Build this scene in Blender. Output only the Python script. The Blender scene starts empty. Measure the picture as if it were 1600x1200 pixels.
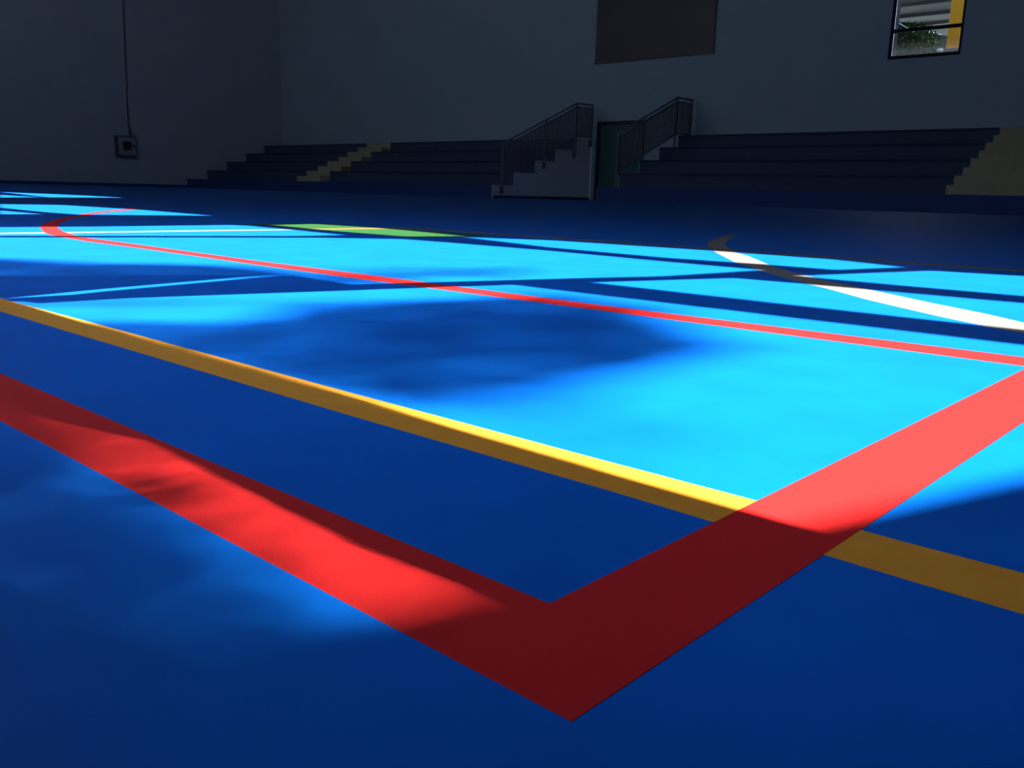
import bpy, bmesh, math, random
from mathutils import Vector, Matrix
random.seed(7)
C = bpy.context.scene.collection
# plan tables, metres: painted lines as (x, y) on the floor, openings of the glazed front as (x, z) on the wall
T = {'red_frame':[[-0.1943,0.24],[-0.1952,1.8387],[-0.1412,1.6032],[-0.1407,0.1862],[-2.6056,0.1973],[-2.7577,0.2345]],'red_arc':[[0.4009,0.9608],[-0.1991,0.958],[-0.4334,0.9569],[-0.7238,0.9543],[-1.2117,0.9482],[-1.5357,0.953],[-2.0483,0.9685],[-2.3304,0.9659],[-2.5333,0.9811],[-2.6238,0.9905],[-2.785,1.0302],[-3.1039,1.136],[-3.3535,1.243],[-3.6063,1.3692],[-3.8571,1.5065],[-4.2627,1.7482],[-4.7413,2.0662],[-5.0551,2.3026],[-5.2819,2.4809],[-5.1905,2.4993],[-4.9582,2.3126],[-4.6848,2.087],[-4.2394,1.7859],[-4.0003,1.64],[-3.7206,1.4798],[-3.4117,1.3223],[-3.0936,1.1867],[-2.7958,1.0889],[-2.6067,1.0455],[-2.4759,1.0269],[-2.1565,1.0201],[-1.6154,1.0028],[-1.2861,1.0065],[-0.759,1.0002],[-0.4574,1.008],[-0.212,1.0142],[0.3878,1.0294]],'yellow':[[-3.2493,0.3927],[-1.2493,0.4021],[-0.9527,0.4035],[-0.5159,0.4027],[-0.2829,0.4037],[-0.1955,0.4049],[-0.1246,0.403],[-0.0725,0.4041],[0.9273,0.4252],[0.9373,0.3667],[-0.0627,0.3613],[-0.0997,0.3611],[-0.1405,0.3617],[-0.1946,0.3616],[-0.253,0.3625],[-0.4616,0.3601],[-0.8532,0.3603],[-1.1234,0.3603],[-3.1234,0.3603]],'white_arc':[[-1.9045,3.5353],[-1.8503,3.3385],[-1.7115,3.008],[-1.5899,2.7568],[-1.4765,2.5569],[-1.262,2.2432],[-1.0579,1.9698],[-0.8908,1.7799],[-0.7417,1.6231],[-0.6429,1.5363],[-0.5262,1.4173],[-0.3885,1.3004],[-0.3007,1.2357],[-0.2569,1.2105],[0.4365,0.8115],[0.2886,0.7671],[-0.2834,1.3264],[-0.3419,1.3836],[-0.4381,1.4592],[-0.5821,1.5837],[-0.7414,1.7234],[-0.8487,1.831],[-0.9767,1.9829],[-1.1576,2.2274],[-1.2824,2.3695],[-1.4856,2.6893],[-1.5732,2.8511],[-1.6935,3.0966],[-1.8288,3.4065]],'pale':[[-2.785,-0.1],[-2.715,-0.1],[-2.715,1.93],[-2.785,1.93]],'thin':[[-2.795,1.93],[-2.705,1.93],[-2.705,2.39],[1.5,2.39],[1.5,2.445],[-2.795,2.445]],'green':[[-3.2,1.93],[-2.18,1.93],[-2.18,2.32],[-3.2,2.32]],'openings':[[[-1.4,1.222],[-0.26,1.226],[-0.26,0.507],[-0.439,0.508],[-0.686,0.512],[-1.108,0.517],[-1.38,0.524],[-1.385,0.811],[-1.39,0.958]],[[-1.4,1.375],[-1.4,1.69],[-1.249,1.702],[-0.913,1.715],[-0.26,1.717],[-0.26,1.369],[-1.018,1.365]],[[-1.407,1.86],[-1.43,2.3],[-1.265,2.349],[-0.26,2.36],[-0.26,1.845],[-1.2,1.85]],[[-2.895,2.252],[-2.695,2.403],[-2.168,2.455],[-1.777,2.449],[-1.528,2.352],[-1.506,2.101],[-1.657,2.1],[-1.908,2.06],[-2.342,2.1]],[[-2.885,0.506],[-2.879,1.41],[-2.859,1.757],[-2.78,1.96],[-2.59,1.972],[-2.198,1.977],[-1.796,1.94],[-1.543,1.929],[-1.472,1.6],[-1.478,1.4],[-1.475,1.18],[-1.47,0.72],[-1.412,0.508]],[[-3.799,2.121],[-3.926,2.356],[-3.584,2.394],[-3.373,2.375],[-2.956,2.295],[-2.935,2.079],[-3.278,2.068]],[[-3.4,0.55],[-3.486,1.14],[-3.569,1.433],[-3.767,1.953],[-3.723,1.985],[-3.417,1.969],[-3.02,1.929],[-2.961,1.75],[-2.963,1.326],[-2.962,0.984],[-2.96,0.55]],[[-6.633,2.082],[-6.649,2.402],[-5.784,2.481],[-4.876,2.412],[-4.811,1.833],[-5.144,1.81],[-5.83,1.842]],[[-5.316,1.688],[-5.003,1.694],[-4.815,1.691],[-4.737,1.515]],[[-12.593,3.867],[-11.883,4.055],[-11.028,4.159],[-10.091,4.103],[-9.502,3.295]],[[-10.455,3.226],[-9.444,3.21],[-8.938,2.772]],[[-0.986,0.303],[-0.711,0.33],[-0.616,0.353],[-0.487,0.347],[-0.399,0.343],[-0.321,0.347],[-0.289,0.346],[-0.288,0.325],[-0.293,0.297],[-0.302,0.266],[-0.311,0.252],[-0.355,0.238],[-0.475,0.217],[-0.597,0.198]]],'sun_blockers':[[[-1.755,0.464],[-1.747,0.62],[-1.703,0.78],[-1.685,0.896],[-1.682,1.008],[-1.574,0.798],[-1.504,0.668],[-1.418,0.528],[-1.405,0.478],[-1.435,0.397]],[[-1.388,0.529],[-1.469,0.654],[-1.624,0.935],[-1.655,1.004],[-1.456,1.001],[-1.398,1.044],[-1.388,0.958],[-1.383,0.811],[-1.376,0.648],[-1.35,0.54]]],'leaf':[[[[-1.9752,0.4278],[-1.8812,0.612],[-1.71,0.7088],[-1.5633,0.8872],[-1.4126,0.9294],[-1.1987,0.938],[-1.1414,0.8931],[-1.3256,0.8591],[-1.3504,0.7539],[-1.3975,0.637],[-1.455,0.4704],[-1.5429,0.3307]],0.96],[[[-1.4022,0.8958],[-1.2386,1.0264],[-1.0935,1.0455],[-1.0857,0.9258],[-1.1137,0.7989],[-1.2599,0.7808]],0.5],[[[-0.9395,0.5985],[-0.9358,0.7319],[-0.92,0.88],[-0.8445,1.0179],[-0.7394,1.0343],[-0.5627,0.9207],[-0.4323,0.8214],[-0.427,0.7031],[-0.4409,0.622],[-0.4463,0.5583],[-0.4579,0.4796],[-0.4993,0.4384],[-0.546,0.4263],[-0.6642,0.4544],[-0.778,0.48]],0.93],[[[-0.7013,0.4872],[-0.8448,0.6605],[-0.8172,0.8525],[-0.654,0.8894],[-0.5103,0.7864],[-0.5151,0.6623],[-0.5581,0.5837],[-0.594,0.492]],0.85],[[[-0.3731,0.4545],[-0.3436,0.4876],[-0.2826,0.4716],[-0.2602,0.4357],[-0.2821,0.4027],[-0.3371,0.4115]],0.55],[[[-0.585,0.4181],[-0.4721,0.4944],[-0.4561,0.5704],[-0.4124,0.5827],[-0.3786,0.4895],[-0.3741,0.3927],[-0.4364,0.3833]],0.5],[[[-1.3869,1.0855],[-1.2192,1.3837],[-1.0856,1.2327],[-1.2432,0.9728]],0.55],[[[-0.9828,1.0849],[-0.8154,1.0897],[-0.6778,1.0715],[-0.5668,0.9873],[-0.745,0.9534],[-0.9334,0.9455]],0.45],[[[-1.0412,0.7042],[-0.9193,0.8544],[-0.8475,0.7879],[-0.9314,0.6295]],0.45]],'twig':[[[[-1.0022,0.3574],[-0.9896,0.4057],[-0.9211,0.4887],[-0.8548,0.5522],[-0.7013,0.4872],[-0.4802,0.4605],[-0.4257,0.4085],[-0.5967,0.3668],[-0.7404,0.3613],[-0.8891,0.3391]],0.9],[[[-1.0168,0.629],[-0.9687,0.7576],[-0.898,0.859],[-0.8382,0.7792],[-0.9395,0.5985]],0.4]],'hedge':[[[[-0.9171,0.1459],[-0.6732,0.2773],[-0.5227,0.2739],[-0.2099,0.2594],[-0.17,0.2254],[-0.1552,0.1085],[-0.24,0.0258]],0.8],[[[-0.6329,0.0955],[-0.548,0.1691],[-0.4448,0.1829],[-0.3568,0.1845],[-0.2907,0.1816],[-0.2326,0.1806],[-0.2037,0.1792],[-0.14,0.1233],[-0.24,0.0258]],0.975],[[[-0.8562,0.1351],[-0.6473,0.2266],[-0.559,0.2285],[-0.5081,0.2031],[-0.4735,0.1786],[-0.4977,0.1524],[-0.5817,0.0864]],0.975]],'sprig':[[[[-0.4497,0.1883],[-0.4392,0.2108],[-0.4004,0.2185],[-0.375,0.2041],[-0.3903,0.1816]],0.75]]}

# ------------------------------------------------------------------ dimensions
CAM_H = 0.15
Y_FRONT = -0.12                       # inner face of the glazed front behind the camera
Y_ROW, RUN, PLINTH, RISE = 17.898, 0.883, 0.339, 0.36
Y_BACK = Y_ROW + 5 * RUN              # back wall
X_LEFT, X_RIGHT = -33.6, 9.0
X_END, X_START = -17.01, -13.5        # passage between the two stands
H_ROOM = 9.0
SUN = Vector((0.33, 1.0, -1.0))       # direction in which sunlight travels
PARAM = dict(sun=34.0, sky=4.8, exposure=0.0)

# ------------------------------------------------------------------ materials
def mat(name, col, rough=0.6, spec=0.3, var=0.06, scale=6.0, metal=0.0, bump=0.0, bscale=200.0):
    m = bpy.data.materials.new(name); m.use_nodes = True
    nt = m.node_tree; b = nt.nodes['Principled BSDF']
    b.inputs['Roughness'].default_value = rough
    b.inputs['Specular IOR Level'].default_value = spec
    b.inputs['Metallic'].default_value = metal
    tc = nt.nodes.new('ShaderNodeTexCoord'); nz = nt.nodes.new('ShaderNodeTexNoise')
    nz.inputs['Scale'].default_value = scale; nz.inputs['Detail'].default_value = 5
    nt.links.new(tc.outputs['Object'], nz.inputs['Vector'])
    rp = nt.nodes.new('ShaderNodeValToRGB')
    rp.color_ramp.elements[0].position = 0.3; rp.color_ramp.elements[1].position = 0.7
    rp.color_ramp.elements[0].color = [c * (1 - var) for c in col] + [1]
    rp.color_ramp.elements[1].color = [min(1, c * (1 + var)) for c in col] + [1]
    nt.links.new(nz.outputs['Fac'], rp.inputs['Fac'])
    nt.links.new(rp.outputs['Color'], b.inputs['Base Color'])
    if bump:
        n2 = nt.nodes.new('ShaderNodeTexNoise'); n2.inputs['Scale'].default_value = bscale
        nt.links.new(tc.outputs['Object'], n2.inputs['Vector'])
        bp = nt.nodes.new('ShaderNodeBump'); bp.inputs['Strength'].default_value = bump
        bp.inputs['Distance'].default_value = 0.002
        nt.links.new(n2.outputs['Fac'], bp.inputs['Height'])
        nt.links.new(bp.outputs['Normal'], b.inputs['Normal'])
    return m

M = {}
M['floor'] = mat('blue_sports_floor', (0.0010, 0.104, 0.455), 0.5, 0.14, 0.10, 9.0, bump=0.05, bscale=900)
M['red'] = mat('red_line_paint', (0.52, 0.016, 0.015), 0.55, 0.18, 0.04, 30, bump=0.12, bscale=1500)
M['yellow'] = mat('yellow_line_paint', (0.65, 0.26, 0.022), 0.6, 0.25, 0.05, 40, bump=0.12, bscale=1500)
M['white_line'] = mat('white_line_paint', (0.18, 0.155, 0.145), 0.55, 0.25, 0.03, 30)
M['green'] = mat('green_court_paint', (0.018, 0.085, 0.022), 0.5, 0.25, 0.06, 9)
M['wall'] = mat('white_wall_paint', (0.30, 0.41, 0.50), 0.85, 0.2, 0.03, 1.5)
M['wall_left'] = mat('brightened_side_wall_paint', (0.37, 0.46, 0.56), 0.85, 0.2, 0.03, 1.5)  # same wall paint made lighter, in place of more light on this wall
M['shadow_nosing'] = mat('tread_edge_shadow', (0.032, 0.045, 0.105), 0.7, 0.2, 0.05, 5)  # dark colour carries the shadow line along each tread
M['thin_yellow'] = mat('dull_yellow_line_paint', (0.17, 0.11, 0.035), 0.6, 0.2, 0.05, 30)  # darker, duller yellow than the broad line
M['end_wall'] = mat('brightened_end_wall_paint', (0.78, 0.88, 0.94), 0.85, 0.2, 0.03, 1.5)  # white wall paint brightened to offset the weak light on this face
M['plaster_dark'] = mat('front_wall_paint', (0.45, 0.45, 0.45), 0.85, 0.2, 0.03, 1.5)
M['ceiling'] = mat('ceiling_board', (0.42, 0.42, 0.42), 0.9, 0.1, 0.04, 2)
M['tier'] = mat('dark_blue_grey_seating', (0.055, 0.075, 0.150), 0.7, 0.2, 0.08, 5)
M['plinth'] = mat('navy_plinth_paint', (0.018, 0.055, 0.22), 0.6, 0.3, 0.06, 4)
M['step_yellow'] = mat('yellow_step_paint', (0.36, 0.36, 0.24), 0.7, 0.3, 0.06, 6)
M['rail'] = mat('dark_rail_steel', (0.14, 0.16, 0.22), 0.5, 0.4, 0.05, 20)
M['door'] = mat('dark_green_door', (0.045, 0.13, 0.13), 0.5, 0.4, 0.06, 4)
M['door_frame'] = mat('dark_door_frame', (0.03, 0.035, 0.06), 0.6, 0.3, 0.05, 6)
M['panel'] = mat('dark_brown_panel', (0.085, 0.08, 0.095), 0.45, 0.4, 0.10, 1.2)
M['frame'] = mat('black_window_frame', (0.02, 0.022, 0.04), 0.9, 0.05, 0.05, 10)
M['box'] = mat('grey_cabinet_enamel', (0.30, 0.32, 0.38), 0.6, 0.3, 0.03, 8)
M['box_dark'] = mat('dark_cabinet_trim', (0.10, 0.10, 0.15), 0.6, 0.3, 0.05, 8)
M['black'] = mat('black_plastic', (0.025, 0.027, 0.035), 0.5, 0.3, 0.05, 10)
M['grey_roof'] = mat('grey_canopy_sheet', (0.16, 0.16, 0.145), 0.7, 0.3, 0.06, 3)
M['beam'] = mat('dark_canopy_beam', (0.08, 0.08, 0.075), 0.7, 0.3, 0.05, 3)
M['column'] = mat('yellow_column_paint', (0.95, 0.35, 0.012), 0.6, 0.3, 0.08, 4)
M['grey'] = mat('grey_render', (0.14, 0.14, 0.14), 0.8, 0.2, 0.05, 3)
M['pale'] = mat('cream_gable_render', (0.72, 0.66, 0.54), 0.8, 0.2, 0.04, 3)
M['leaf'] = mat('green_leaves', (0.035, 0.06, 0.02), 0.7, 0.15, 0.5, 4)
M['bark'] = mat('brown_bark', (0.12, 0.08, 0.05), 0.9, 0.1, 0.2, 12)
M['ground'] = mat('pale_paving', (0.38, 0.36, 0.33), 0.9, 0.1, 0.08, 2)
M['steel'] = mat('pale_steel', (0.6, 0.6, 0.6), 0.4, 0.5, 0.04, 10, metal=0.6)

def glass_mat():
    m = bpy.data.materials.new('clear_window_glass'); m.use_nodes = True
    nt = m.node_tree; nt.nodes.remove(nt.nodes['Principled BSDF'])
    out = nt.nodes['Material Output']
    tr = nt.nodes.new('ShaderNodeBsdfTransparent'); gl = nt.nodes.new('ShaderNodeBsdfGlossy')
    tr.inputs['Color'].default_value = (0.92, 0.95, 0.94, 1); gl.inputs['Roughness'].default_value = 0.03
    fr = nt.nodes.new('ShaderNodeFresnel'); fr.inputs['IOR'].default_value = 1.2
    mx = nt.nodes.new('ShaderNodeMixShader')
    nt.links.new(fr.outputs[0], mx.inputs[0]); nt.links.new(tr.outputs[0], mx.inputs[1])
    nt.links.new(gl.outputs[0], mx.inputs[2]); nt.links.new(mx.outputs[0], out.inputs['Surface'])
    return m
M['glass'] = glass_mat()

# ------------------------------------------------------------------ mesh helpers
def obj(name, bm, m, parent=None, bevel=0.0, smooth=False):
    bmesh.ops.recalc_face_normals(bm, faces=bm.faces)
    me = bpy.data.meshes.new(name); bm.to_mesh(me); bm.free()
    me.materials.append(M[m])
    if smooth:
        for p in me.polygons: p.use_smooth = True
    o = bpy.data.objects.new(name, me); C.objects.link(o)
    if parent is not None:
        o.parent = parent; o.matrix_parent_inverse = Matrix.Translation(-Vector(parent.location))
    if bevel:
        b = o.modifiers.new('edge', 'BEVEL'); b.width = bevel; b.segments = 2; b.limit_method = 'ANGLE'
    return o

def box(bm, x0, x1, y0, y1, z0, z1):
    r = bmesh.ops.create_cube(bm, size=1.0)
    bmesh.ops.scale(bm, vec=(x1 - x0, y1 - y0, z1 - z0), verts=r['verts'])
    bmesh.ops.translate(bm, vec=((x0 + x1) / 2, (y0 + y1) / 2, (z0 + z1) / 2), verts=r['verts'])

def boxes(*bs):
    bm = bmesh.new()
    for b in bs: box(bm, *b)
    return bm

def tube(bm, pts, r, n=10):
    pts = [Vector(p) for p in pts]; rings = []
    for i, p in enumerate(pts):
        if i == 0: d = pts[1] - p
        elif i == len(pts) - 1: d = p - pts[i - 1]
        else: d = (pts[i + 1] - p).normalized() + (p - pts[i - 1]).normalized()
        d.normalize()
        a = d.cross(Vector((1, 0, 0)) if abs(d.x) < 0.9 else Vector((0, 1, 0))).normalized(); b = d.cross(a)
        rr = r[i] if isinstance(r, (list, tuple)) else r
        rings.append([bm.verts.new(p + (a * math.cos(t) + b * math.sin(t)) * rr)
                      for t in (2 * math.pi * k / n for k in range(n))])
    for a, b in zip(rings, rings[1:]):
        for k in range(n): bm.faces.new((a[k], a[(k + 1) % n], b[(k + 1) % n], b[k]))
    bm.faces.new(rings[0]); bm.faces.new(rings[-1][::-1])

def tubes(pts, r, n=10):
    bm = bmesh.new(); tube(bm, pts, r, n); return bm

def prism(pts, vec, bm=None):
    """closed polygon pts (3-D) filled and extruded by vec"""
    bm = bm or bmesh.new()
    vs = [bm.verts.new(p) for p in pts]
    es = [bm.edges.new((vs[i], vs[(i + 1) % len(vs)])) for i in range(len(vs))]
    f = bmesh.ops.triangle_fill(bm, use_beauty=True, use_dissolve=False, edges=es)
    fs = [g for g in f['geom'] if isinstance(g, bmesh.types.BMFace)]
    ex = bmesh.ops.extrude_face_region(bm, geom=fs, use_keep_orig=True)
    nv = [g for g in ex['geom'] if isinstance(g, bmesh.types.BMVert)]
    bmesh.ops.translate(bm, vec=vec, verts=nv)
    return bm

def sheet_with_holes(outer, holes, to3, vec):
    """flat wall with polygonal holes, extruded by vec"""
    bm = bmesh.new(); es = []
    for loop in [outer] + holes:
        vs = [bm.verts.new(to3(*p)) for p in loop]
        es += [bm.edges.new((vs[i], vs[(i + 1) % len(vs)])) for i in range(len(vs))]
    f = bmesh.ops.triangle_fill(bm, use_beauty=True, use_dissolve=False, edges=es)
    fs = [g for g in f['geom'] if isinstance(g, bmesh.types.BMFace)]
    ex = bmesh.ops.extrude_face_region(bm, geom=fs, use_keep_orig=True)
    nv = [g for g in ex['geom'] if isinstance(g, bmesh.types.BMVert)]
    bmesh.ops.translate(bm, vec=vec, verts=nv)
    return bm

def tag(o, label, cat, group=None, kind=None):
    o['label'] = label; o['category'] = cat
    if group: o['group'] = group
    if kind: o['kind'] = kind
    return o

def thing(name, label, cat, loc=(0, 0, 0), group=None):
    o = bpy.data.objects.new(name, None); C.objects.link(o); o.location = loc
    o.empty_display_size = 0.2
    return tag(o, label, cat, group)

def struct(name, bm, m, label=None, **k):
    o = obj(name, bm, m, **k); o['kind'] = 'structure'
    if label: o['label'] = label
    return o

# ------------------------------------------------------------------ floor and its painted lines
floor = struct('floor', boxes((X_LEFT - .3, X_RIGHT + .3, Y_FRONT - .15, Y_BACK + .3, -.25, 0)), 'floor',
               'glossy blue sports floor of the hall')
def paint(name, pts, m, z, label):
    o = obj(name, prism([(x, y, 0.0) for x, y in pts], (0, 0, z)), m, floor); o['label'] = label; return o
paint('court_corner_line', T['red_frame'], 'red', .0002, 'broad red line bent into a right-angled corner nearest the camera')
paint('court_arc_line', T['red_arc'], 'red', .0002, 'thin red line running across the sunlit floor and curling back at its left end')
paint('court_side_line', T['yellow'], 'yellow', .00014, 'straight yellow line crossing under the red corner')
paint('court_circle_line', T['white_arc'], 'white_line', .00012, 'curved white line sweeping off to the right')
paint('court_edge_line', T['pale'], 'white_line', .00014, 'thin yellow line far left, coloured white as if overexposed by the sun')  # part of the yellow line; white stands in for sunlit overexposure
paint('court_boundary_line', T['thin'], 'thin_yellow', .00016, 'thin yellow line turning a corner across the green patch')
paint('court_area', T['green'], 'green', .0001, 'small green painted area in the distance')

# ------------------------------------------------------------------ room shell
def back3(x, z): return (x, Y_BACK, z)
def rect(x0, x1, z0, z1): return [(x0, z0), (x1, z0), (x1, z1), (x0, z1)]
DX0, DX1, DZ = -16.93, -15.18, 2.31
WX0, WX1, WZ0, WZ1 = -8.43, -6.83, 3.46, 5.75
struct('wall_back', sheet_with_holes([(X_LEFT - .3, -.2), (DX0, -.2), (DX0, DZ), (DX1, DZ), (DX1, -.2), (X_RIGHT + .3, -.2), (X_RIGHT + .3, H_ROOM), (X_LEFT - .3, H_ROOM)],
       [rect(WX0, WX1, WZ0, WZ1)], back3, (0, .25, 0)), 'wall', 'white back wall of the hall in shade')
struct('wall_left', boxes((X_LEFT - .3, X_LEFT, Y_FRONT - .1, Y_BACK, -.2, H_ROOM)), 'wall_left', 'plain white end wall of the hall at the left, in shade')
struct('wall_right', boxes((X_RIGHT, X_RIGHT + .3, Y_FRONT - .1, Y_BACK, -.2, H_ROOM)), 'wall')
struct('ceiling', boxes((X_LEFT - .3, X_RIGHT + .3, Y_FRONT - .1, Y_BACK + .25, H_ROOM, H_ROOM + .2)), 'ceiling')
struct('baseboard_left', boxes((X_LEFT, X_LEFT + .03, 1.0, Y_ROW, 0, .10)), 'plinth', 'dark skirting along the foot of the left wall')
# glazed front behind the camera: reveals splayed along the light
SP = (SUN.normalized() * -0.06)
fw = sheet_with_holes([(X_LEFT, -.2), (X_RIGHT, -.2), (X_RIGHT, H_ROOM), (X_LEFT, H_ROOM)], T['openings'] + [rect(x, x + 3.6, 5.6, 7.5) for x in (-27.0, -22.0, -17.0)],  # the three high openings are unseen, added to let in more sky light
                      lambda x, z: (x, Y_FRONT, z), SP)
for b in T['sun_blockers']:  # unseen blockers added to leave only a thin slanting streak of sun
    prism([(x, Y_FRONT, z) for x, z in b], SP, fw)
struct('wall_front', fw, 'plaster_dark')

struct('trim_sun_block', boxes((X_LEFT - 1, X_RIGHT + 1, Y_FRONT - 2.5, Y_FRONT - .07, 7.6, 7.75)), 'plaster_dark')  # unseen eave added to keep direct sun out of the high openings

# ------------------------------------------------------------------ stands
def zt(k): return PLINTH + k * RISE
def yt(k): return Y_ROW + k * RUN
def stand(label, x0, x1, stairs, end_at, group='concrete stands along the back wall'):
    t = thing('bleacher', label, 'bleachers', ((x0 + x1) / 2, Y_ROW, 0), group)
    obj('plinth', boxes((x0, x1, yt(0), Y_BACK - .005, 0, PLINTH - .03), (x0, x1, yt(0) - .015, Y_BACK - .005, PLINTH - .03, PLINTH)), 'plinth', t)['label'] = 'navy blue plinth along the foot of the stand'
    for k in range(1, 5):
        obj('seat_tier', boxes((x0, x1, yt(k), Y_BACK - .005, zt(k - 1), zt(k))), 'tier', t)
        obj('shadow_nosing', boxes((x0, x1, yt(k) - .03, yt(k) - .001, zt(k) - .05, zt(k) + .002)), 'shadow_nosing', t)  # strip darkened to draw the shade between tiers
    prof = [(yt(0) - .016, 0), (yt(0) - .016, zt(0) + .004)]
    for k in range(1, 5): prof += [(yt(k) - .031, zt(k - 1) + .004), (yt(k) - .031, zt(k) + .004)]
    prof += [(Y_BACK - .006, zt(4) + .004), (Y_BACK - .006, 0)]
    s = 1 if end_at == x1 else -1
    e = obj('end_wall', prism([(end_at, y, z) for y, z in prof], (s * (.02 if s > 0 else .004), 0, 0)), 'end_wall', t); e['label'] = 'white stepped end wall'
    obj('skirting', boxes((min(end_at, end_at + s * .04), max(end_at, end_at + s * .04), yt(0) + .02, Y_BACK - .1, 0, .07)), 'plinth', t)
    if s > 0:
        obj('corner_pier', boxes((end_at + .02, end_at + .09, Y_BACK - .16, Y_BACK - .006, 0, zt(4) + .004)), 'end_wall', t)
    for (a, b) in stairs:
        for j in range(8):
            y0 = yt(4) - (7 - j) * RUN / 2
            z1 = PLINTH + (j + 1) * RISE / 2
            zb = PLINTH + (j // 2) * RISE
            # half-height step block in front of each tier, and the painted tread edge on each tier
            if j % 2 == 0:
                bm = boxes((a, b, y0, y0 + RUN / 2 - .031, zb, z1))
            else:
                bm = boxes((a, b, y0 - .04, y0 + RUN / 2, z1 - RISE / 2, z1 + .006))
            obj('stair_step', bm, 'step_yellow', t)['label'] = 'yellow painted step'
    return t
stand('long dark stepped stand with a narrow yellow stair, left of the passage', X_LEFT + .01, X_END - .02, [(-26.78, -25.45)], X_END - .02)
stand('long dark stepped stand right of the passage, broad yellow stair at its right', X_START + .02, X_RIGHT - .01, [(-5.56, -3.4)], X_START + .02)

def railing(label, x, y0, side, group='stair railings beside the passage'):
    nose = lambda y: PLINTH + RISE * (y - Y_ROW) / RUN
    ytop, yend = 21.36, 22.12
    top = lambda y: (1.67 + .415 * (y - 18.73)) if y < ytop else 1.67 + .415 * (ytop - 18.73)
    low = lambda y: top(y) - .10
    bot = lambda y: min(nose(y) + .03, zt(4) + .06)
    t = thing('railing', label, 'railing', (x, y0, 0), group)
    def line(f, r, name, d0=0, d1=0):
        return obj(name, tubes([(x, y0 - d0, f(y0 - d0)), (x, ytop, f(ytop)), (x, yend + d1, f(yend) )], r), 'rail', t, smooth=True)
    line(top, .026, 'handrail', 0, .02); line(low, .02, 'upper_rail')
    obj('bottom_rail', tubes([(x, y0, bot(y0)), (x, yt(4), zt(4) + .06), (x, yend, zt(4) + .06)], .02), 'rail', t, smooth=True)
    ps = [y0 + .02, 19.86, ytop - .02, yend - .02] if y0 > 18.5 else [y0 + .02, 19.98, ytop - .02, yend - .02]
    for y in ps:
        k = min(4, int((y - Y_ROW) / RUN)); 
        obj('post', boxes((x - .022, x + .022, y - .022, y + .022, zt(k) - .16, top(y))), 'rail', t)
        obj('fixing_plate', boxes((min(x + side * .012, x + side * .05), max(x + side * .012, x + side * .05), y - .05, y + .05, zt(k) - .22, zt(k) - .02)), 'box_dark', t)
    n = int((yend - y0) / .088)
    for i in range(1, n):
        y = y0 + (yend - y0) * i / n
        obj('baluster', boxes((x - .016, x + .016, y - .016, y + .016, bot(y), low(y))), 'rail', t)
    return t
railing('dark barred railing rising along the left stand beside the passage, nearer the left corner', X_END + .05, 18.2, -1)
railing('dark barred railing rising along the right stand in front of the door', X_START - .05, 18.75, 1)
# ------------------------------------------------------------------ door in the passage
d = bpy.data.objects.new('door_1', None); C.objects.link(d); d.location = (DX0, Y_BACK, 0); d['kind'] = 'structure'; d['label'] = 'dark green double door at the end of the passage between the stands'
obj('door_frame', boxes((DX0, DX0 + .09, Y_BACK + .0, Y_BACK + .2, 0, DZ), (DX1 - .09, DX1, Y_BACK, Y_BACK + .2, 0, DZ), (DX0 + .09, DX1 - .09, Y_BACK, Y_BACK + .2, DZ - .11, DZ), (DX0, DX1, Y_BACK + .13, Y_BACK + .2, 0, DZ)), 'door_frame', d)
xm = (DX0 + DX1) / 2
for a, b, hx in ((DX0 + .095, xm - .004, xm - .10), (xm + .004, DX1 - .095, xm + .10)):
    lf = obj('door_leaf', boxes((a, b, Y_BACK + .06, Y_BACK + .11, .01, DZ - .115)), 'door', d, bevel=.004)
    h = bmesh.new(); tube(h, [(hx, Y_BACK + .06, 1.0), (hx, Y_BACK + .01, 1.0), (hx, Y_BACK + .01, 1.25), (hx, Y_BACK + .06, 1.25)], .012)
    hh = obj('door_handle', h, 'rail', d); hh.parent = lf; hh.matrix_parent_inverse = Matrix.Translation(-Vector(d.location))

# ------------------------------------------------------------------ dark panel high on the back wall
p = thing('wall_panel', 'large dark brown panel high on the back wall above the passage door', 'panel', (-15.1, Y_BACK, 4.0))
obj('board', boxes((-17.08, -13.14, Y_BACK - .05, Y_BACK - .002, 3.99, 6.6)), 'panel', p, bevel=.006)
obj('edge_trim', boxes((-17.12, -13.10, Y_BACK - .06, Y_BACK - .002, 3.96, 3.99), (-13.14, -13.10, Y_BACK - .06, Y_BACK - .002, 3.99, 6.6)), 'panel', p)

# ------------------------------------------------------------------ window high on the back wall
w = bpy.data.objects.new('window_1', None); C.objects.link(w); w.location = (WX0, Y_BACK, WZ0); w['kind'] = 'structure'; w['label'] = 'small black-framed window high on the back wall, greenery and a yellow column outside'
F = .07
obj('window_frame', boxes((WX0, WX0 + F, Y_BACK - .02, Y_BACK + .27, WZ0, WZ1), (WX1 - .04, WX1, Y_BACK - .02, Y_BACK + .1, WZ0, WZ1),
    (WX0 + F, WX1 - .04, Y_BACK - .02, Y_BACK + .1, WZ0, WZ0 + F), (WX0 + F, WX1 - .04, Y_BACK - .02, Y_BACK + .1, WZ1 - F, WZ1)), 'frame', w)
obj('transom', boxes((WX0 + F, WX1 - .04, Y_BACK - .015, Y_BACK + .08, 4.055, 4.125)), 'frame', w)
for z0, z1 in ((WZ0 + F, 4.055), (4.125, WZ1 - F)):
    obj('pane', boxes((WX0 + F, WX1 - .04, Y_BACK + .035, Y_BACK + .041, z0, z1)), 'glass', w)

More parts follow.
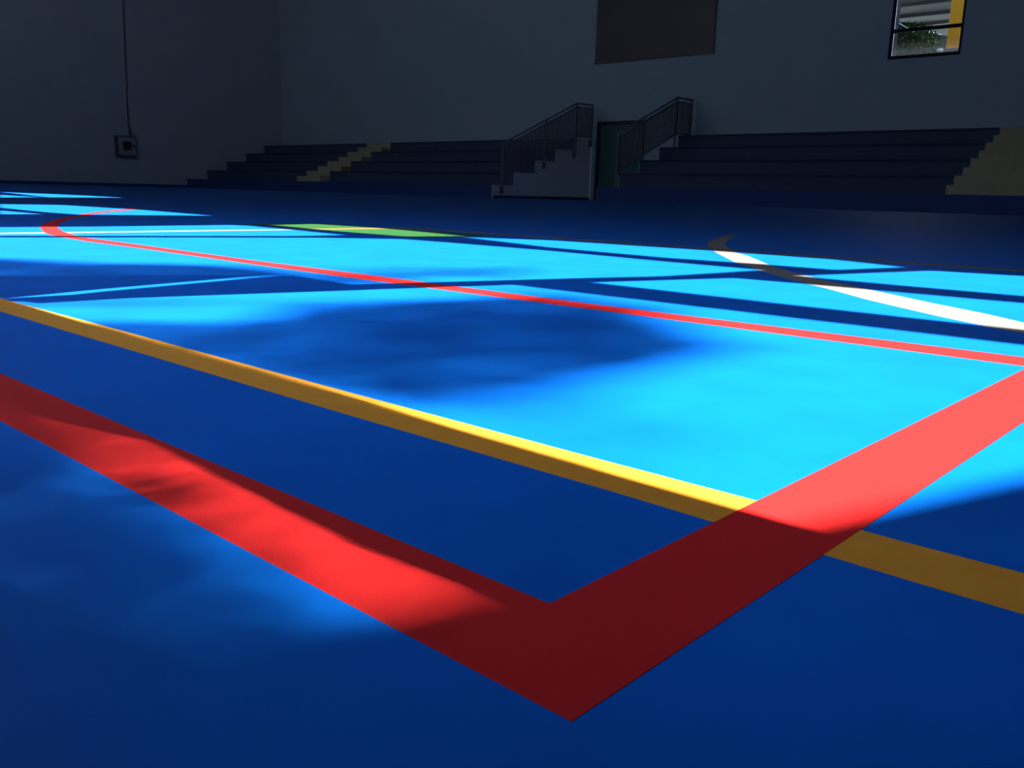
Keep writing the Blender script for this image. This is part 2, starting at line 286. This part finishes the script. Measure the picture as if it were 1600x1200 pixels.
# ------------------------------------------------------------------ cabinet on the left wall
bx0 = X_LEFT
c = thing('electrical_cabinet', 'small square grey cabinet with a dark centre on the left wall', 'cabinet', (bx0, 15.5, 1.06))
obj('body', boxes((bx0 + .001, bx0 + .17, 15.12, 15.86, 1.06, 1.81)), 'box_dark', c, bevel=.01)
dr = obj('door', boxes((bx0 + .17, bx0 + .20, 15.19, 15.84, 1.13, 1.76)), 'box', c, bevel=.008)
obj('display', boxes((bx0 + .20, bx0 + .215, 15.36, 15.66, 1.31, 1.61)), 'black', c, bevel=.004)
obj('latch', boxes((bx0 + .20, bx0 + .235, 15.72, 15.83, 1.42, 1.48)), 'black', c, bevel=.006)
obj('cable_gland', tubes([(bx0 + .09, 15.72, 1.80), (bx0 + .09, 15.70, 1.88), (bx0 + .05, 15.68, 2.18)], [.05, .035, .028]), 'box_dark', c, smooth=True)
tag(obj('conduit', tubes([(bx0 + .025, 15.68, 2.18), (bx0 + .02, 15.70, 3.5), (bx0 + .02, 15.76, 6.5), (bx0 + .02, 15.8, H_ROOM - .01)], .02), 'box_dark', smooth=True),
    'thin dark conduit rising up the left wall from the small cabinet', 'conduit')

# ------------------------------------------------------------------ outside the back window
def leaves(bm, p, s, rnd=random):
    n = Vector((rnd.uniform(-1, 1), rnd.uniform(-1, 1), rnd.uniform(-.6, 1))).normalized()
    a = n.orthogonal().normalized(); b = n.cross(a); th = rnd.uniform(0, 6.28)
    a, b = a * math.cos(th) + b * math.sin(th), b * math.cos(th) - a * math.sin(th)
    p = Vector(p)
    vs = [bm.verts.new(p + q) for q in (a * s, b * s * .5 + n * s * .12, -a * s, -b * s * .5 + n * s * .12)]
    bm.faces.new(vs)

def tree(label, base, crowns, n, s, group, seed, name='tree'):
    rnd = random.Random(seed)
    t = thing(name, label, 'tree', base, group)
    cx, cy, cz = crowns[0][0]
    bm = bmesh.new(); tube(bm, [base, (base[0] + .1, base[1], (base[2] + cz) / 2), (cx, cy, cz)], [.22, .16, .06])
    for (c, rad) in crowns:
        for k in range(5):
            v = Vector((rnd.gauss(0, 1), rnd.gauss(0, 1), abs(rnd.gauss(0, 1)))).normalized()
            tube(bm, [(cx, cy, cz - .4), (c[0] + v.x * rad[0] * .8, c[1] + v.y * rad[1] * .8, c[2] + v.z * rad[2] * .8)], [.05, .015], 6)
    obj('trunk', bm, 'bark', t, smooth=True)
    bm = bmesh.new()
    for (c, rad) in crowns:
        for k in range(n):
            v = Vector((rnd.gauss(0, 1), rnd.gauss(0, 1), rnd.gauss(0, 1))).normalized() * (rnd.random() ** .25)
            f = 1 + .12 * math.sin(5 * v.x + 6 * v.z) * math.sin(7 * v.y + 4 * v.z)
            leaves(bm, [c[q] + v[q] * rad[q] * f for q in range(3)], s * rnd.uniform(.6, 1.3), rnd)
        core = bmesh.ops.create_icosphere(bm, subdivisions=4, radius=1.0)
        for v in core['verts']:
            q = v.co.copy(); k = .82 + .08 * math.sin(7 * q.x + 3 * q.z) * math.sin(6 * q.y + 5 * q.z)
            v.co = [c[e] + q[e] * rad[e] * k for e in range(3)]
    f = obj('foliage', bm, 'leaf', t); f['kind'] = 'stuff'
    return t

struct('floor_terrace', boxes((-20, 2, Y_BACK + .26, 40, 3.05, 3.3)), 'grey')
col = thing('column', 'yellow painted column outside, at the right side of the high window', 'column', (-7.36, 23.6, 3.3))
obj('shaft', boxes((-7.53, -7.14, 23.5, 23.8, 3.78, 7.2)), 'column', col, bevel=.01)
obj('base', boxes((-7.56, -7.08, 23.46, 23.84, 3.3, 3.78)), 'grey', col)['label'] = 'grey foot of the column'
cn = thing('canopy', 'grey canopy roof on dark beams, seen from below outside through the high window', 'roof', (-11, 29, 6.0))
obj('roof_sheet', boxes((-22, -8.6, 24.5, 33.3, 6.02, 6.12)), 'grey_roof', cn)
for y in (26.4, 28.9, 30.6, 32.2):
    obj('beam', boxes((-22, -8.6, y, y + .12, 5.93, 6.02)), 'beam', cn)
def at(x, y, Y):      # a point at depth Y on the sight line through wall point (x, z)
    k = Y / Y_BACK; return (x * k, Y, CAM_H + (y - CAM_H) * k)
for xx in (-17.6, -8.7):
    obj('canopy_post', boxes((xx - .06, xx + .06, 32.0, 32.12, 3.3, 6.0)), 'beam', cn)
g = thing('outbuilding', 'cream gable and grey wall of a low building outside below the canopy', 'building', (-10.2, 31.5, 3.3))
obj('gable', prism([at(-7.76, 4.10, 31.4), at(-7.10, 4.13, 31.4), at(-7.10, 3.86, 31.4)], (0, .2, 0)), 'pale', g)
obj('wall', prism([at(-7.10, 3.86, 31.42), at(-7.45, 3.97, 31.42), (-10.5, 31.42, 3.3), (-9.8, 31.42, 3.3), at(-7.0, 3.86, 31.42)], (0, .2, 0)), 'grey', g)
tree('broad leafy tree outside, filling the lower left of the high window', (-12.6, 29.6, 3.3), [((-12.6, 29.6, 4.6), (2.3, .9, 1.15)), ((-10.75, 29.5, 4.72), (1.1, .8, .85))], 11000, .06, None, 3)
tag(obj('steel_cable', tubes([at(-8.34, 4.31, 26), at(-8.1, 4.16, 26), at(-7.9, 4.03, 26)], .014), 'steel', smooth=True), 'thin pale cable slanting across the upper left of the high window', 'cable')
lp = thing('outdoor_lamp', 'dark arm with a rounded white end outside, low in the high window', 'lamp', at(-7.4, 3.6, 23.2))
obj('arm', tubes([at(-7.72, 3.70, 23.2), at(-7.7, 3.655, 23.2), at(-7.3, 3.63, 23.2), at(-7.3, 3.2, 23.2)], .018), 'black', lp, smooth=True)
bm = bmesh.new(); bmesh.ops.create_uvsphere(bm, u_segments=16, v_segments=10, radius=.055)
bmesh.ops.scale(bm, vec=(1.3, 1, .7), verts=bm.verts); bmesh.ops.translate(bm, vec=at(-7.27, 3.585, 23.15), verts=bm.verts)
obj('shade', bm, 'pale', lp, smooth=True)['label'] = 'white rounded lamp end'

# ------------------------------------------------------------------ outside the glazed front: paving, tree that dapples the sun, hedge added to thin it
struct('floor_outside', boxes((-60, 40, -45, Y_FRONT - .2, -.3, -.05)), 'ground')

def area(poly):
    return abs(sum(poly[i][0] * poly[(i + 1) % len(poly)][1] - poly[(i + 1) % len(poly)][0] * poly[i][1] for i in range(len(poly)))) / 2
def inside(x, y, poly):
    r = False; j = len(poly) - 1
    for i in range(len(poly)):
        xi, yi = poly[i]; xj, yj = poly[j]
        if (yi > y) != (yj > y) and x < (xj - xi) * (y - yi) / (yj - yi) + xi: r = not r
        j = i
    return r
def foliage(bm, patches, Y, jitter, s, rnd):
    for poly, o in patches:
        xs = [p[0] for p in poly]; ys = [p[1] for p in poly]
        n = int(-math.log(1 - o) * area(poly) / (s * s * .80))
        k = 0
        while k < n:
            x = rnd.uniform(min(xs), max(xs)); y = rnd.uniform(min(ys), max(ys))
            if not inside(x, y, poly): continue
            yy = Y + rnd.uniform(-jitter, jitter)
            leaves(bm, (x + SUN.x * (yy - y), yy, y - yy), s * rnd.uniform(.8, 1.2), rnd); k += 1
rnd = random.Random(11)
tr = thing('tree', 'tall tree outside the glazed front whose branches dapple the sunlit floor', 'tree', (-4.4, -8.0, -.05))
bm = bmesh.new(); tube(bm, [(-4.4, -8.0, -.05), (-4.3, -7.8, 3.5), (-4.0, -7.2, 6.6)], [.20, .15, .07])
for q in ((-3.6, -7.0, 7.35), (-3.1, -7.0, 7.5), (-3.6, -7.1, 7.7)): tube(bm, [(-4.0, -7.2, 6.6), q], [.04, .012], 6)
obj('trunk', bm, 'bark', tr, smooth=True)
bm = bmesh.new(); foliage(bm, T['leaf'], -7.0, .6, .022, rnd); foliage(bm, T['twig'], -5.4, .3, .018, rnd); f = obj('foliage', bm, 'leaf', tr); f['kind'] = 'stuff'
hd = thing('hedge', 'tall unseen hedge added outside the glazed front to thin the sun', 'hedge', (-1.8, -3.3, -.05))  # made-up hedge, its leaf density shaped to grade the sun on the near floor
bm = bmesh.new()
for k in range(14):
    x = -2.9 + k * .16; tube(bm, [(x, -3.3, -.05), (x + rnd.uniform(-.1, .1), -3.3, 3.2)], [.02, .006], 5)
obj('stems', bm, 'bark', hd)
bm = bmesh.new(); foliage(bm, T['hedge'], -3.3, .3, .008, rnd); foliage(bm, T['sprig'], -1.7, .15, .007, rnd); f = obj('foliage', bm, 'leaf', hd); f['kind'] = 'stuff'

# unseen blocker added outside so that its soft shadow ends the sunlit patch at the right
xe = -.318 + SUN.x * (-2.1 - Y_FRONT) - .017
tag(obj('shadow_pillar', boxes((xe, xe + .4, -2.35, -2.1, -.05, 7.59)), 'plaster_dark', bevel=.01), 'tall unseen pillar added outside the glazed front to cast a soft shadow', 'pillar')

# ------------------------------------------------------------------ light
sun = bpy.data.lights.new('sun', 'SUN'); sun.energy = PARAM['sun']; sun.angle = math.radians(.53); sun.color = (1.0, .97, .92)
so = bpy.data.objects.new('sun', sun); C.objects.link(so); so.location = (-10, -30, 30)
so.rotation_euler = SUN.to_track_quat('-Z', 'Y').to_euler()
wd = bpy.data.worlds.new('sky'); bpy.context.scene.world = wd; wd.use_nodes = True
nt = wd.node_tree; bg = nt.nodes['Background']
tc = nt.nodes.new('ShaderNodeTexCoord'); sx = nt.nodes.new('ShaderNodeSeparateXYZ'); rp = nt.nodes.new('ShaderNodeValToRGB')
nt.links.new(tc.outputs['Generated'], sx.inputs[0]); nt.links.new(sx.outputs['Z'], rp.inputs['Fac'])
rp.color_ramp.elements[0].color = (.85, .92, 1.0, 1); rp.color_ramp.elements[1].color = (.30, .52, 1.0, 1)
nt.links.new(rp.outputs['Color'], bg.inputs['Color']); bg.inputs['Strength'].default_value = PARAM['sky']

# ------------------------------------------------------------------ camera
cam = bpy.data.cameras.new('camera'); co = bpy.data.objects.new('camera', cam); C.objects.link(co)
cam.sensor_width = 36; cam.lens = 1390.1 * 36 / 1600; cam.clip_start = .01; cam.clip_end = 300
pit, rol, yaw = math.radians(12.129), math.radians(1.5855), math.radians(-41.998)
f = Vector((math.sin(yaw) * math.cos(pit), math.cos(yaw) * math.cos(pit), -math.sin(pit)))
r0 = Vector((math.cos(yaw), -math.sin(yaw), 0)); u0 = r0.cross(f)
r = r0 * math.cos(rol) + u0 * math.sin(rol); u = u0 * math.cos(rol) - r0 * math.sin(rol)
m = Matrix(((r.x, u.x, -f.x, 0), (r.y, u.y, -f.y, 0), (r.z, u.z, -f.z, CAM_H), (0, 0, 0, 1)))
co.matrix_world = m
sc = bpy.context.scene; sc.camera = co
sc.view_settings.view_transform = 'Standard'; sc.view_settings.look = 'None'
sc.view_settings.exposure = PARAM['exposure']; sc.view_settings.gamma = 1; sc.view_settings.use_curve_mapping = False
sc.cycles.max_bounces = 12; sc.cycles.diffuse_bounces = 8
